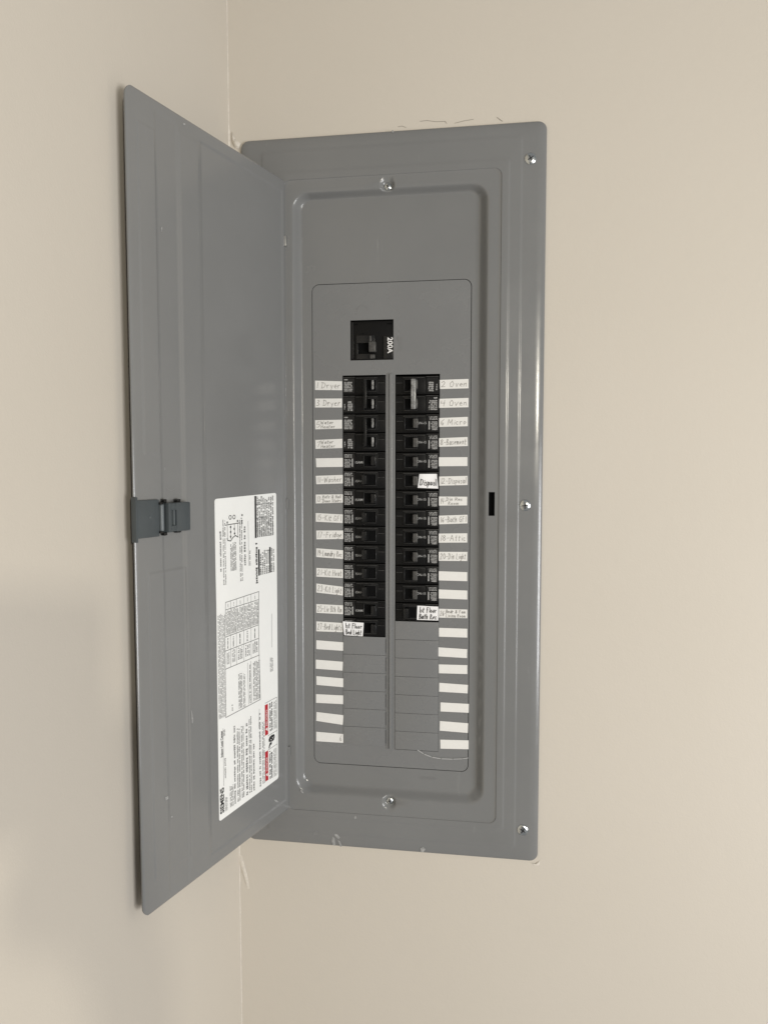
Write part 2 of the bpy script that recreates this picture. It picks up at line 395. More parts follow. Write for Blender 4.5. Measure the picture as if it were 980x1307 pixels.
for k in range(len(rings) - 1):
    for i in range(N):
        j = (i + 1) % N; q = [k * N + i, k * N + j, (k + 1) * N + j, (k + 1) * N + i]
        if tagr['slot_out'] <= k < tagr['slot_in']:
            c = [sum(V[a][d] for a in q) / 4 for d in (0, 2)]
            if SLOT[0] - .0005 < c[0] < SLOT[1] + .0005 and SLOT[2] < c[1] < SLOT[3] and abs(V[q[0]][0] - V[q[3]][0]) > .0005: continue
        Fc.append(q)
cover = mesh_obj('cover', V, Fc, M_GREY, panel, True, 50)
# catch slot: dark box behind the opening
x0, x1, z0, z1 = SLOT
mesh_obj('latch_slot', [(x0, SE + .0002, z0), (x1, SE + .0002, z0), (x1, SE + .0002, z1), (x0, SE + .0002, z1), (x0, .0075, z0), (x1, .0075, z0), (x1, .0075, z1), (x0, .0075, z1)],
         [[4, 5, 6, 7], [0, 1, 5, 4], [1, 2, 6, 5], [2, 3, 7, 6], [3, 0, 4, 7]], M_HOLE, panel)

# dead front with openings
DY = REC
ZTOP, PITCH_B, ZBOT = .6535, .0254, .1420
LX0, LX1, RX0, RX1 = .1380, .1974, .2104, .2704
hole = lambda a, b, c, d: [(a, c), (a, d), (b, d), (b, c)]
V, Fc = plate_vf(rrect(DFX0 + .0009, DFX1 - .0009, DFZ0 + .0009, DFZ1 - .0009, .0092), [hole(LX0, LX1, ZBOT + .0018, ZTOP + .0012), hole(RX0, RX1, ZBOT - .002, ZTOP + .0012), hole(.1490, .2078, .6747, .7284)], DY, DY + .0013)
dead = mesh_obj('dead_front', V, Fc, M_DEAD, panel)
# dark box behind
V = [(x, y, z) for y in (WALL_Y + .0005, .095) for x, z in ((WHX0 + .001, WHZ0 + .001), (WHX1 - .001, WHZ0 + .001), (WHX1 - .001, WHZ1 - .001), (WHX0 + .001, WHZ1 - .001))]
mesh_obj('enclosure', V, [[4, 5, 6, 7], [0, 1, 5, 4], [1, 2, 6, 5], [2, 3, 7, 6], [3, 0, 4, 7]], M_HOLE, panel)
# centre rib with a shallow lip either side
for nm, a, b, h, e in (('centre_rib', .2024, .2068, .0026, .0010), ):
    box(nm, a, b, DY - h, DY - .0001, .1405, .6560, M_DEAD, panel, e)
box('rib_flange', .1990, .2018, DY - .0007, DY - .00005, .1400, .6565, M_DEAD, panel, .0003)
# twist-out filler plates
def filler(x0, x1, zt, zb):
    V, Fc = box_vf(x0 + .0002, x1 - .0002, DY - .0009, DY + .0016, zb + .00012, zt - .00012, .0005, 2)
    mesh_obj('filler_plate', V, Fc, M_DEAD, panel, True, 40)
for i in range(14, 20): filler(LX0, LX1, ZTOP - i * PITCH_B * 1.0033, max(ZTOP - (i + 1) * PITCH_B * 1.0033, ZBOT + .0003))
for i in range(13, 20): filler(RX0, RX1 + .0000, ZTOP - .0006 - i * PITCH_B * 1.0085, max(ZTOP - .0006 - (i + 1) * PITCH_B * 1.0085, ZBOT - .0017))
for i in range(14, 20):
    z = ZTOP - i * PITCH_B * 1.0033
    box('twist_slot', LX1 - .0002, LX1 + .0003, DY - .0004, DY - .00002, z - .0215, z - .0030, M_HOLE, panel)
# pressed lettering
f_emb = lambda cx, cz: (lambda a, b: (cx + b, DY - .00025, cz - a))
V, Fc = text_vf('MAIN', .0075, f_emb(.2165, .6955)); mesh_obj('pressed_lettering', V, Fc, M_GREY, panel)
V, Fc = text_vf('OFF', .0035, f_emb(.2130, .7020)); mesh_obj('pressed_lettering', V, Fc, M_GREY, panel)
V, Fc = text_vf('SIEMENS', .0062, lambda a, b: (.2560 + a, DY - .00022, .1018 + b)); mesh_obj('pressed_lettering', V, Fc, M_GREY, panel)
# knock mark above the main breaker and the hair lying at the foot
arc = [(.1655 + .0075 * math.cos(t), .7405 + .0075 * math.sin(t)) for t in [math.pi * k / 10 for k in range(11)]]
V, Fc = ribbon(arc, .0004, lambda a, b: (a, DY - .0002, b)); mesh_obj('pressed_mark', V, Fc, M_DEAD, panel)
hp = [on_plane_y(x, y, DY) for x, y in ((533, 957), (541, 962), (551, 966), (563, 968), (578, 968.5), (590, 968), (597, 967))]
V, Fc = ribbon([(p.x, p.z) for p in hp], .0011, lambda a, b: (a, DY - .0012, b)); mesh_obj('plastic_sliver', V, Fc, M_SLIVER, panel)

# screws
def screw(name, x, z, y, r, rot, dome, mat=M_ZINC):
    V, Fc = [], []; n = 28; prof = [(1.0, 0.0), (1.0, .10), (.94, .32), (.80, .56), (.60, .76), (.36, .90), (.0, .96)]
    prof = [(a, b * dome) for a, b in prof]
    for a, h in prof[:-1]:
        for k in range(n):
            t = 2 * math.pi * k / n; V.append([x + r * a * math.cos(t), y - h, z + r * a * math.sin(t)])
    V.append([x, y - prof[-1][1], z]); c = len(V) - 1; L = len(prof) - 1
    for l in range(L - 1):
        for k in range(n): j = (k + 1) % n; Fc.append([l * n + k, l * n + j, (l + 1) * n + j, (l + 1) * n + k])
    for k in range(n): Fc.append([(L - 1) * n + k, (L - 1) * n + (k + 1) % n, c])
    s = mesh_obj(name, V, Fc, mat, panel, True, 60)
    for a in (rot, rot + math.pi / 2):                                # the crossed drive recess
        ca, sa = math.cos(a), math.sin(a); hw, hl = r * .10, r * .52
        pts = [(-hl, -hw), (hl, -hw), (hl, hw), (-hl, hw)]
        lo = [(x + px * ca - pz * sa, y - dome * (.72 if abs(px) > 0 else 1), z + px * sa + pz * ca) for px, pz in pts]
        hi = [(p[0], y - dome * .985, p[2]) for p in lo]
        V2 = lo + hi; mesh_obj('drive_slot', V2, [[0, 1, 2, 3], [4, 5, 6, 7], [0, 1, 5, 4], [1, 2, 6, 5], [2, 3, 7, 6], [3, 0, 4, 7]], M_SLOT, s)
    return s
for (x, z), ro in zip(((.3854, .9230), (.3836, .4805), (.3854, .0436)), (.5, .2, 1.0)): screw('cover_screw', x, z, OY - .0001, .0076, ro, .0026)
for (x, z), ro in zip(DIM, (.9, .4)): screw('dead_front_screw', x, z, .0061, .0052, ro, .0022, M_ZINC)

# ------------------------------------------------------------------ the door
def emb(u, z):
    def sm(a, b, v): t = min(1, max(0, (v - a) / (b - a))); return t * t * (3 - 2 * t)
    def bx(u0, u1, z0, z1, e): return sm(u0 - e, u0, u) * (1 - sm(u1, u1 + e, u)) * sm(z0 - e, z0, z) * (1 - sm(z1, z1 + e, z))
    h = -.0009 * bx(.0095, .1700, .0690, .8960, .0040)
    h += -.0008 * bx(.2140, .2420, .060, .900, .005) * .8
    h += .0006 * bx(.2475, .2690, .545, .880, .003)
    h += .0007 * bx(.2110, .2660, .085, .416, .003)
    h += .0005 * bx(.1780, .2060, .02 + DB, DT - .02, .004)
    h += .0006 * math.exp(-((u - .118) ** 2 + (z - .35) ** 2) / .004) * math.sin(z * 22)
    e = min(u, DW - u, z - DB, DT - z)
    h -= .0010 * max(0, 1 - e / .0025) ** 2
    return h
rib_edges = [.0095, .17, .178, .206, .214, .242, .2475, .269, .211, .266]
us = set([0, .0008, .0016, .0026, DW, DW - .0008, DW - .0016, DW - .0026] + [DW * i / 44 for i in range(45)])
for e in rib_edges:
    for k in range(-5, 6): us.add(round(min(max(e + k * .001, 0), DW), 5))
us = sorted(us); us = [us[0]] + [b for a, b in zip(us, us[1:]) if b - a > 1e-5]
zs = set([DB + (DT - DB) * i / 60 for i in range(61)] + [DB + .0008, DB + .0016, DB + .0026, DT - .0008, DT - .0016, DT - .0026])
for e in (.069, .896, .545, .880, .085, .416):
    for k in range(-5, 6): zs.add(round(e + k * .001, 5))
CR = .011
for k in range(1, 9): zs.add(DB + CR * (1 - math.cos(math.pi / 2 * k / 9))); zs.add(DT - CR * (1 - math.cos(math.pi / 2 * k / 9)))
zs = sorted(zs); zs = [zs[0]] + [b for a, b in zip(zs, zs[1:]) if b - a > 1e-5]
V, Fc = [], []; nu, nz = len(us), len(zs)
THK = .0016
for side in (0, 1):
    for z in zs:
        d = min(z - DB, DT - z); ins = CR - math.sqrt(max(0, CR * CR - max(0, CR - d) ** 2)) if d < CR else 0
        lo, hi = ins * .35, DW - ins
        for u in us:
            uu = lo + (hi - lo) * u / DW
            V.append(door_pt(uu, z, emb(uu, z) - (THK if side else 0)))
idx = lambda s, j, i: s * nu * nz + j * nu + i
for s in (0, 1):
    for j in range(nz - 1):
        for i in range(nu - 1): Fc.append([idx(s, j, i), idx(s, j, i + 1), idx(s, j + 1, i + 1), idx(s, j + 1, i)])
for i in range(nu - 1):
    Fc.append([idx(0, 0, i), idx(0, 0, i + 1), idx(1, 0, i + 1), idx(1, 0, i)]); Fc.append([idx(0, nz - 1, i), idx(0, nz - 1, i + 1), idx(1, nz - 1, i + 1), idx(1, nz - 1, i)])
for j in range(nz - 1):
    Fc.append([idx(0, j, 0), idx(0, j + 1, 0), idx(1, j + 1, 0), idx(1, j, 0)]); Fc.append([idx(0, j, nu - 1), idx(0, j + 1, nu - 1), idx(1, j + 1, nu - 1), idx(1, j, nu - 1)])
door = mesh_obj('door', V, Fc, M_GREY, panel, True, 45)
# hinge tabs
for py in (308, 643, 958):
    zc = on_plane_y(366, py, 0).z
    V, Fc = box_vf(HX - .0022, HX + .0020, -.0032, .0008, zc - .0068, zc + .0068, .0008)
    mesh_obj('hinge', V, Fc, M_STEEL if py < 400 else M_GREY, door, True, 40)
# pressed half-moon above the latch and a scratch or two
def door_ribbon(name, pix, wd, mat, parent, off=.0006):
    pts = [on_door(x, y) for x, y in pix]
    V, Fc = ribbon(pts, wd, lambda a, b: door_pt(a, b, emb(a, b) + off)); return mesh_obj(name, V, Fc, mat, parent)
door_ribbon('pressed_mark', [(213, 622), (216, 625), (220, 626), (224, 624)], .0006, M_DEAD, door, .0002)
# latch, built on the door frame
def door_box_vf(u0, u1, w0, w1, z0, z1, bev=.0008, seg=2):
    V, Fc = box_vf(u0, u1, w0, w1, z0, z1, bev, seg); return [door_pt(v[0], v[2], v[1]) for v in V], Fc
V, Fc = join(door_box_vf(.2535, .2862, .0003, .0034, .4560, .4955, .0009),      # plate
             door_box_vf(.2848, .2874, -.0034, .0036, .4520, .4990, .0009))      # wrap over the edge
latch = mesh_obj('latch', V, Fc, M_LATCH, panel, True, 40)
V, Fc = join(door_box_vf(.2120, .2470, .0008, .0038, .4595, .4915, .0008), door_box_vf(.2120, .2345, .0036, .0105, .4600, .4915, .0014),
             door_box_vf(.2415, .2470, .0036, .0105, .4600, .4915, .0014), door_box_vf(.2330, .2430, .0036, .0102, .4835, .4910, .0008),
             door_box_vf(.2330, .2430, .0036, .0102, .4605, .4670, .0008))
mesh_obj('latch_body', V, Fc, M_LATCH, latch, True, 40)
V, Fc = door_box_vf(.2478, .2528, .0006, .0060, .4610, .4905, .0022, 3); mesh_obj('latch_roller', V, Fc, M_LATCHL, latch, True, 50)
for u0, u1, z0, z1 in ((.2440, .2485, .4915, .4955), (.2220, .2280, .4915, .4948), (.2440, .2490, .4565, .4600), (.2220, .2290, .4580, .4602), (.2495, .2545, .4900, .4925), (.2495, .2545, .4592, .4615)):
    V, Fc = door_box_vf(u0, u1, .0008, .0055, z0, z1, .0006); mesh_obj('latch_tab', V, Fc, M_BLACK2, latch, True, 40)
V, Fc = door_box_vf(.2347, .2413, .0034, .0041, .4673, .4832, .0001, 1); mesh_obj('latch_well', V, Fc, M_HOLE, latch)
V, Fc = door_box_vf(.2350, .2368, .0036, .0085, .4668, .4838, .0006); mesh_obj('latch_spring_leaf', V, Fc, M_LATCHL, latch, True, 40)
V, Fc = door_box_vf(.2672, .2690, .0030, .0044, .4762, .4780, .0005); mesh_obj('latch_pip', V, Fc, M_LATCHL, latch, True, 40)

# ------------------------------------------------------------------ the printed label on the door
LAB = [on_door(*p) for p in ((273.8, 637), (353, 629), (281.3, 1048.5), (356.3, 993))]
lu1, lu0 = sum(LAB[i][0] for i in (0, 2)) / 2, sum(LAB[i][0] for i in (1, 3)) / 2
LZ = lambda u, top: lerp(LAB[1 if top else 3][1], LAB[0 if top else 2][1], (u - lu0) / (lu1 - lu0))
def lab_w(u, z, k=1): return door_pt(u, z, emb(u, z) + .00018 * k + .00012)
V, Fc = [], []; nU, nZ = 40, 60
rr = .0035
for s in (0, 1):
    for j in range(nZ + 1):
        for i in range(nU + 1):
            u = lu0 + (lu1 - lu0) * (.5 - .5 * math.cos(math.pi * i / nU)); zb, zt = LZ(u, False), LZ(u, True)
            du = min(u - lu0, lu1 - u); ins = (rr - math.sqrt(max(0, rr * rr - (rr - du) ** 2))) if du < rr else 0
            z = zb + ins + (zt - zb - 2 * ins) * j / nZ
            V.append(lab_w(u, z, 1 if s == 0 else 0))
st = (nU + 1) * (nZ + 1)
for j in range(nZ):
    for i in range(nU): a = j * (nU + 1) + i; Fc.append([a, a + 1, a + nU + 2, a + nU + 1])
for i in range(nU): Fc += [[i, i + 1, i + 1 + st, i + st], [nZ * (nU + 1) + i, nZ * (nU + 1) + i + 1, nZ * (nU + 1) + i + 1 + st, nZ * (nU + 1) + i + st]]
for j in range(nZ):
    a = j * (nU + 1); b = a + nU; Fc += [[a, a + nU + 1, a + nU + 1 + st, a + st], [b, b + nU + 1, b + nU + 1 + st, b + st]]
label = mesh_obj('instruction_label', V, Fc, M_LABEL, panel, True, 60)
fn_lab = lambda a, b: lab_w(b, a, 2.2)            # a runs up the door (reading direction), b is u
def px_rect(xl, yb, xr, yt):
    """pixel rectangle: left x, bottom y, right x, top y (y's at their own corner)"""
    ua, za = on_door(xl, yb); ub, zb = on_door(xr, yt); return za, zb, ub, ua     # a0,a1,b0(hinge side),b1(outer)
ink, inkd, red, letters, bars, pict = [], [], [], [], [], []
rp = random.Random(11)
def block(xl, yb, xr, yt, lines, fill=.5, dark=False):
    a0, a1, b0, b1 = px_rect(xl, yb, xr, yt)
    (inkd if dark else ink).append(microprint(min(a0, a1), max(a0, a1), b0, b1, lines, fn_lab, fill, rp))
def solid(xl, yb, xr, yt, store):
    a0, a1, b0, b1 = px_rect(xl, yb, xr, yt); n = 12; V, Fc = [], []
    for i in range(n + 1): a = a0 + (a1 - a0) * i / n; V += [fn_lab(a, b0), fn_lab(a, b1)]
    for i in range(n): Fc.append([2 * i, 2 * i + 1, 2 * i + 3, 2 * i + 2])
    store.append((V, Fc))
def pline(pix, wd, store):
    pts = [on_door(x, y) for x, y in pix]; out = []
    for (u0, z0), (u1, z1) in zip(pts[:-1], pts[1:]):
        n = max(1, int(math.hypot(u1 - u0, z1 - z0) / .01)); out += [(z0 + (z1 - z0) * k / n, u0 + (u1 - u0) * k / n) for k in range(n)]
    out.append((pts[-1][1], pts[-1][0]))
    store.append(ribbon(out, wd, fn_lab))
solid(325.9, 687.0, 327.6, 633.0, bars); block(328.2, 686, 349.5, 631, 9, .62); block(328.2, 686, 349.5, 658, 9, .5)
for y0, y1 in ((643.5, 641.5), (661, 659)): pline([(328, y0), (349.5, y1)], .0006, ink)
solid(330.2, 734.9, 331.9, 700.9, bars); solid(344.4, 731, 346.0, 698, bars); block(332.2, 734, 344.0, 700, 5, .6); block(346.4, 730.5, 350.5, 697, 2, .6)
block(326.6, 745, 329.4, 691, 1, .6, True)
block(281.0, 730, 283.2, 674, 1, .6); block(285.2, 747, 288.6, 662, 2, .45); block(294.8, 729, 302.0, 691, 5, .65); block(306.4, 742, 309.8, 660, 2, .5)
block(311.6, 722, 314.4, 669, 1, .55); pline([(317.2, 665), (318, 722)], .0005, ink); block(318.6, 722, 320.4, 702, 1, .6)
def circ(x, y, r):
    u, z = on_door(x, y); ink_pts = [(z + r * math.sin(t), u + r * math.cos(t)) for t in [2 * math.pi * k / 12 for k in range(13)]]; inkd.append(ribbon(ink_pts, .0009, fn_lab))
circ(294.4, 660.4, .0024); circ(299.3, 659.9, .0024)
for x, y in ((290.7, 667), (303.8, 665), (294.9, 672.7), (299.6, 675), (295, 679), (300, 681), (295, 685), (309.6, 657.5)): circ(x, y, .0009)
pline([(288, 670.4), (307, 667.3)], .0009, inkd)
for x, a, b in ((295, 671, 688), (299.8, 669, 682), (290.7, 671, 690), (304, 668, 685)): pline([(x, a), (x + .4, b)], .0006, inkd)
pline([(290.5, 687.5), (291.5, 690), (295, 690.5), (298, 686), (301, 683.5), (304.5, 685.5)], .0011, inkd)
pline([(285.6, 668), (286.2, 684)], .0005, ink); pline([(306.5, 667), (307.2, 684)], .0005, ink); block(308, 669, 310.4, 660, 1, .7, True)
# ratings table
L0 = [(288.0, 769), (330.6, 755)]; L1 = [(287.8, 778.6), (330.6, 765.2)]; L2 = [(287.4, 813.5), (330.3, 797.5)]
L3 = [(287.6, 831.4), (330.8, 814.7)]; L4 = [(288.6, 854.2), (331.6, 836)]; L5 = [(288.8, 916), (332.8, 892.8)]
for L in (L0, L1, L2, L3, L4, L5): pline(L, .0008, ink)
pline([L0[0], L2[0], L5[0]], .0007, ink); pline([L0[1], L2[1], L5[1]], .0009, ink)
xs5 = [288, 294.5, 302, 311.4, 320.6, 330.6]
def at_x(L, x): return lerp(L[0][1], L[1][1], (x - L[0][0]) / (L[1][0] - L[0][0]))
for x in xs5[1:-1]: pline([(x, at_x(L0, x)), (x, at_x(L2, x)), (x + .6, at_x(L4, x))], .0005, ink)
for xa, xb in zip(xs5[:-1], xs5[1:]):
    block(xa + .7, at_x(L2, xa) - 2.2, xb - .6, at_x(L1, xb) + 1.2, 5 if xb - xa > 7 else 4, .55)
    block((xa + xb) / 2 - .5, at_x(L3, (xa + xb) / 2) - 2, (xa + xb) / 2 + .5, at_x(L2, (xa + xb) / 2) + 2, 1, .9, True)
    block((xa + xb) / 2 - .5, at_x(L1, (xa + xb) / 2) - 2, (xa + xb) / 2 + .5, at_x(L0, (xa + xb) / 2) + 2, 1, .6)
    block(xa + 2, at_x(L4, xa) - 6, xb - 1, at_x(L3, xb) + 2, 3, .5)
block(305.2, 905, 309.6, 858, 3, .6); block(311, 903, 313.6, 858, 2, .5); pline([(318, 899), (316.5, 846)], .0005, ink); block(319, 898, 320.4, 846, 1, .6); pline([(322, 897), (320.6, 844)], .0005, ink)
block(323.8, 895, 332.2, 840, 5, .55); block(296.2, 908, 298, 897, 1, .6)
block(279.8, 918.5, 287.8, 781, 6, .5)
pline([(347.4, 783.5), (347.6, 826)], .0005, ink); block(345, 858, 349, 838, 3, .5)
# heading and instructions
pline([(285.3, 930), (286.3, 1003)], .0005, ink); block(287.2, 994, 289, 966, 1, .55); block(287.8, 1036, 291, 1016, 3, .5); block(285.8, 940, 288, 930, 2, .6)
for xl, xr, yt, yb, n in ((294, 298.8, 1000, 1031, 3), (299.4, 301, 924, 1027, 1), (303.5, 306.9, 925, 1024, 2), (308.9, 311.8, 923, 1019, 2), (314.4, 316.8, 918, 1016, 1), (318.6, 321.6, 913, 1013, 2), (323.6, 325.6, 946, 1010, 1), (331.4, 333.4, 905, 1005, 1), (335.5, 338.2, 918, 1001, 2)):
    block(xl, yb, xr, yt, n, .55)
pline([(331, 930), (331.5, 905)], .0005, ink)
solid(338.9, 939.3, 342.4, 898.3, red); solid(339.3, 997.8, 342.7, 957.8, red)
for ya, yb in ((936, 894), (996, 955)):
    block(344.3, yb + 40, 348.5, yb, 2, .6, True); block(349.8, yb + 37, 353.4, yb - 2, 3, .5)
pline([(338.9, 897.8), (353.7, 889.8)], .0006, ink); pline([(342.6, 939.3), (353.9, 932.4)], .0006, ink); pline([(353.9, 889.8), (354.6, 988)], .0005, ink); pline([(342.8, 957.4), (354.3, 949.5)], .0006, ink)
# shock pictogram: hand mass with bolt
def pix_poly(pix, store):
    pts = [on_door(x, y) for x, y in pix]; store.append(([fn_lab(z, u) for u, z in pts], [list(range(len(pts)))]))
pix_poly([(343.4, 944), (344.8, 940.5), (347.5, 938), (350.6, 937), (351.2, 940), (350.2, 944), (348.2, 946.2), (345.6, 947), (343.6, 947)], pict)
pix_poly([(345, 948), (347.5, 947), (347.2, 950), (345.4, 951.4), (344.6, 955), (343.4, 955.6), (343.9, 951.6)], pict)
white = []
for x, y in ((346, 944), (348, 941.5), (349.6, 940)): pline([(x, y), (x + 1.2, y + .6)], .0008, white)
def lab_text(body, xl, yb, xr, yt, store, hk=1.0, bold=.0, lift=0.0):
    a0, a1, b0, b1 = px_rect(xl, yb, xr, yt); ac, bc = (a0 + a1) / 2, (b0 + b1) / 2; sl = abs(a1 - a0)
    tmp = text_vf(body, 1.0, lambda x, y: (x, y), bold); ws = max(v[0] for v in tmp[0]) - min(v[0] for v in tmp[0]); hs = max(v[1] for v in tmp[0]) - min(v[1] for v in tmp[0])
    my = (max(v[1] for v in tmp[0]) + min(v[1] for v in tmp[0])) / 2
    store.append(([lab_w(bc + (v[1] - my) * abs(b1 - b0) / hs * hk, ac + v[0] * sl / ws, 2.6 + lift) for v in tmp[0]], tmp[1]))
lab_text('SIEMENS', 281.9, 1040, 286.2, 1004.5, letters, 1.1, .028)
lab_text('Indoor Load Center', 282.5, 967.5, 284.6, 932.5, letters, 1.1, .02)
lab_text('DANGER', 339.9, 985, 342.1, 966, white, .8, .0, 1); lab_text('PELIGRO', 339.5, 927, 341.8, 905.5, white, .8, .0, 1)
for (x0, y0) in ((339.7, 992), (339.4, 934)):
    pts = [on_door(x, y) for x, y in ((x0, y0 - 3), (x0 + 2.6, y0 - 1), (x0 + 2.4, y0 - 6))]
    white.append(([lab_w(u, z, 3.4) for u, z in pts], [[0, 1, 2]]))
V, Fc = join(*ink); o = mesh_obj('fine_print', V, Fc, M_INK, label); o['kind'] = 'stuff'
V, Fc = join(*inkd); o = mesh_obj('bold_print', V, Fc, M_INKD, label); o['kind'] = 'stuff'
for nm, st_, mt in (('lettering', letters, M_INKD), ('table_bar', bars, M_INKD), ('warning_pictogram', pict, M_INKD), ('warning_bar', red, M_RED), ('warning_lettering', white, M_WHITEINK)):
    for V, Fc in st_: mesh_obj(nm, V, Fc, mt, label)
# ------------------------------------------------------------------ paper circuit strips
def zq(scale, ox, oy, rows): return [[(ox + x / scale, oy + y / scale) for x, y in q] for q in rows]
LEFT = zq(6.533, 390, 480, [[(80, 38), (305, 44), (305, 118), (80, 116)], [(80, 188), (305, 187), (304, 262), (80, 262)], [(80, 368), (305, 364), (305, 438), (82, 444)], [(82, 533), (307, 523), (307, 600), (84, 607)],
    [(86, 686), (311, 682), (311, 757), (90, 760)], [(86, 832), (311, 824), (311, 895), (90, 902)], [(86, 988), (311, 986), (311, 1055), (86, 1062)], [(86, 1142), (311, 1154), (309, 1225), (86, 1214)]])
LEFT += zq(8.167, 390, 670, [[(112, 58), (392, 58), (393, 146), (114, 150)], [(112, 243), (392, 264), (391, 354), (112, 334)], [(113, 448), (391, 462), (391, 553), (113, 538)], [(113, 610), (391, 645), (389, 735), (113, 704)],
    [(113, 824), (391, 838), (391, 930), (113, 916)], [(113, 1005), (390, 1022), (390, 1118), (113, 1108)]])
LEFT += zq(8.167, 390, 810, [[(113, 58), (394, 80), (392, 168), (112, 150)], [(108, 260), (390, 283), (386, 375), (108, 355)], [(113, 432), (397, 457), (396, 548), (115, 523)], [(110, 620), (393, 634), (392, 724), (110, 710)], [(115, 806), (397, 840), (388, 940), (112, 898)], [(112, 1012), (394, 1036), (394, 1128), (112, 1110)]])
RIGHT = zq(6.533, 550, 480, [[(72, 32), (312, 24), (312, 102), (74, 108)], [(70, 190), (312, 182), (311, 260), (68, 265)], [(68, 350), (306, 340), (306, 418), (68, 424)], [(67, 518), (304, 508), (306, 583), (67, 590)],
    [(65, 677), (303, 676), (303, 750), (65, 752)], [(68, 838), (304, 832), (304, 908), (68, 914)], [(66, 1004), (301, 1006), (300, 1078), (66, 1080)], [(66, 1164), (303, 1156), (303, 1228), (66, 1236)]])
RIGHT += zq(8.167, 550, 670, [[(80, 90), (376, 87), (377, 183), (80, 185)], [(80, 280), (378, 281), (376, 376), (80, 374)], [(80, 482), (376, 492), (376, 586), (80, 578)], [(80, 672), (377, 684), (377, 777), (80, 766)], [(80, 873), (377, 882), (377, 972), (80, 966)], [(82, 1072), (377, 1082), (377, 1174), (82, 1164)]])
RIGHT += zq(8.167, 550, 810, [[(76, 132), (376, 152), (374, 244), (76, 226)], [(80, 310), (377, 318), (377, 410), (82, 402)], [(86, 502), (384, 524), (380, 612), (84, 594)], [(98, 706), (393, 722), (391, 814), (98, 800)], [(92, 900), (386, 924), (383, 1024), (90, 1000)], [(96, 1094), (390, 1102), (390, 1194), (98, 1188)]])
LTXT = ['1 Dryer', '3 Dryer', ('5', 'Water', 'Heater'), ('7', 'Water', 'Heater'), None, '11-Washer', ('13-', 'Refr & Hall', 'Down Stairs'), '15-Kit GFI', '17-Fridge', '19-Laundry Rec', '21-Kit Heat', '23-Kit Light', '25-Liv Bth Rm', '27-Bed Lights'] + [None] * 5 + ['*6']
RTXT = ['2 Oven', '4 Oven', '6 Micro', '8-Basement', None, '12-Disposal', ('14-', 'Din Rec', ' Room'), '16-Bath GFI', '18-Attic', '20-Din Light', None, None, ('26-', 'Bedr & Fam', 'Living Room')] + [None] * 7
rh = random.Random(21)
def quad_fn(C, y, lift):
    """(s,t) in 0..1 across the paper, t up"""
    def f(s, t):
        top = C[0].lerp(C[1], s); bot = C[3].lerp(C[2], s); p = bot.lerp(top, t); return Vector((p.x, y - lift, p.z))
    return f
def paper(name, C, y, th, mat, parent, n=6, curl=0.0, rnd=rh):
    V, Fc = [], []; ph = rnd.uniform(0, 6)
    f = quad_fn(C, y, 0)
    for k in range(n + 1):
        s = k / n; b = curl * (math.sin(ph + s * 5) * .5 + .5)
        for t in (0, .5, 1):
            p = f(s, t); V.append((p.x, y - th - b, p.z)); 
        for t in (0, .5, 1):
            p = f(s, t); V.append((p.x, y, p.z))
    for k in range(n):
        a = k * 6
        for r in (0, 1): Fc.append([a + r, a + r + 1, a + r + 7, a + r + 6])
        Fc += [[a + 2, a + 5, a + 11, a + 8], [a, a + 3, a + 9, a + 6]]
    Fc += [[0, 1, 4, 3], [1, 2, 5, 4], [n * 6, n * 6 + 1, n * 6 + 4, n * 6 + 3], [n * 6 + 1, n * 6 + 2, n * 6 + 5, n * 6 + 4]]
    return mesh_obj(name, V, Fc, mat, parent)
def write(C, y, lift, txt, mat, parent, pen, rnd, pad=.05, h1=.62):
    Wm = (C[1] - C[0]).length; Hm = (C[0] - C[3]).length; q = quad_fn(C, y, lift)
    fn = lambda a, b: q(a / Wm, b / Hm)
    if isinstance(txt, tuple):
        parts = []; x = pad * Wm
        if len(txt) == 3:
            parts.append(handwriting(txt[0], x, .22 * Hm, .56 * Hm, Wm * .22, fn, pen, rnd)); x += Wm * (.2 if len(txt[0]) > 1 else .15)
            l1, l2 = txt[1], txt[2]
        else: l1, l2 = txt
        parts.append(handwriting(l1, x, .54 * Hm, .36 * Hm, Wm * .95 - x, fn, pen, rnd)); parts.append(handwriting(l2, x, .08 * Hm, .36 * Hm, Wm * .95 - x, fn, pen, rnd))
        V, Fc = join(*parts)
    elif txt.startswith('*'):
        V, Fc = handwriting(txt[1:], .86 * Wm, .2 * Hm, .6 * Hm, .1 * Wm, fn, pen, rnd)
    else: V, Fc = handwriting(txt, pad * Wm, .2 * Hm, h1 * Hm, Wm * (.97 - pad), fn, pen, rnd)
    return mesh_obj('handwriting', V, Fc, mat, parent)
for quads, texts in ((LEFT, LTXT), (RIGHT, RTXT)):
    for q, t in zip(quads, texts):
        C = [on_plane_y(x, y, DY) for x, y in q]
        s = paper('circuit_strip', C, DY - .00008, .00022, M_PAPER, panel)
        if t: write(C, DY, .00045, t, M_PENCIL, s, .00062, rh)

# ------------------------------------------------------------------ circuit breakers
BF = DY - .0012                                                   # face plane of the breakers
def place(o, parent, pos): link(o, parent, Vector(pos)); return o
def local_mesh(name, V, Fc, mat, smooth=True):
    me = bpy.data.meshes.new(name); me.from_pydata([Vector(v) for v in V], [], Fc); me.materials.append(mat)
    bm = bmesh.new(); bm.from_mesh(me); bmesh.ops.recalc_face_normals(bm, faces=bm.faces); bm.to_mesh(me); bm.free()
    if smooth:
        for p in me.polygons: p.use_smooth = True
        me.set_sharp_from_angle(angle=math.radians(40))
    return me
BW, BH = .0590, .0243
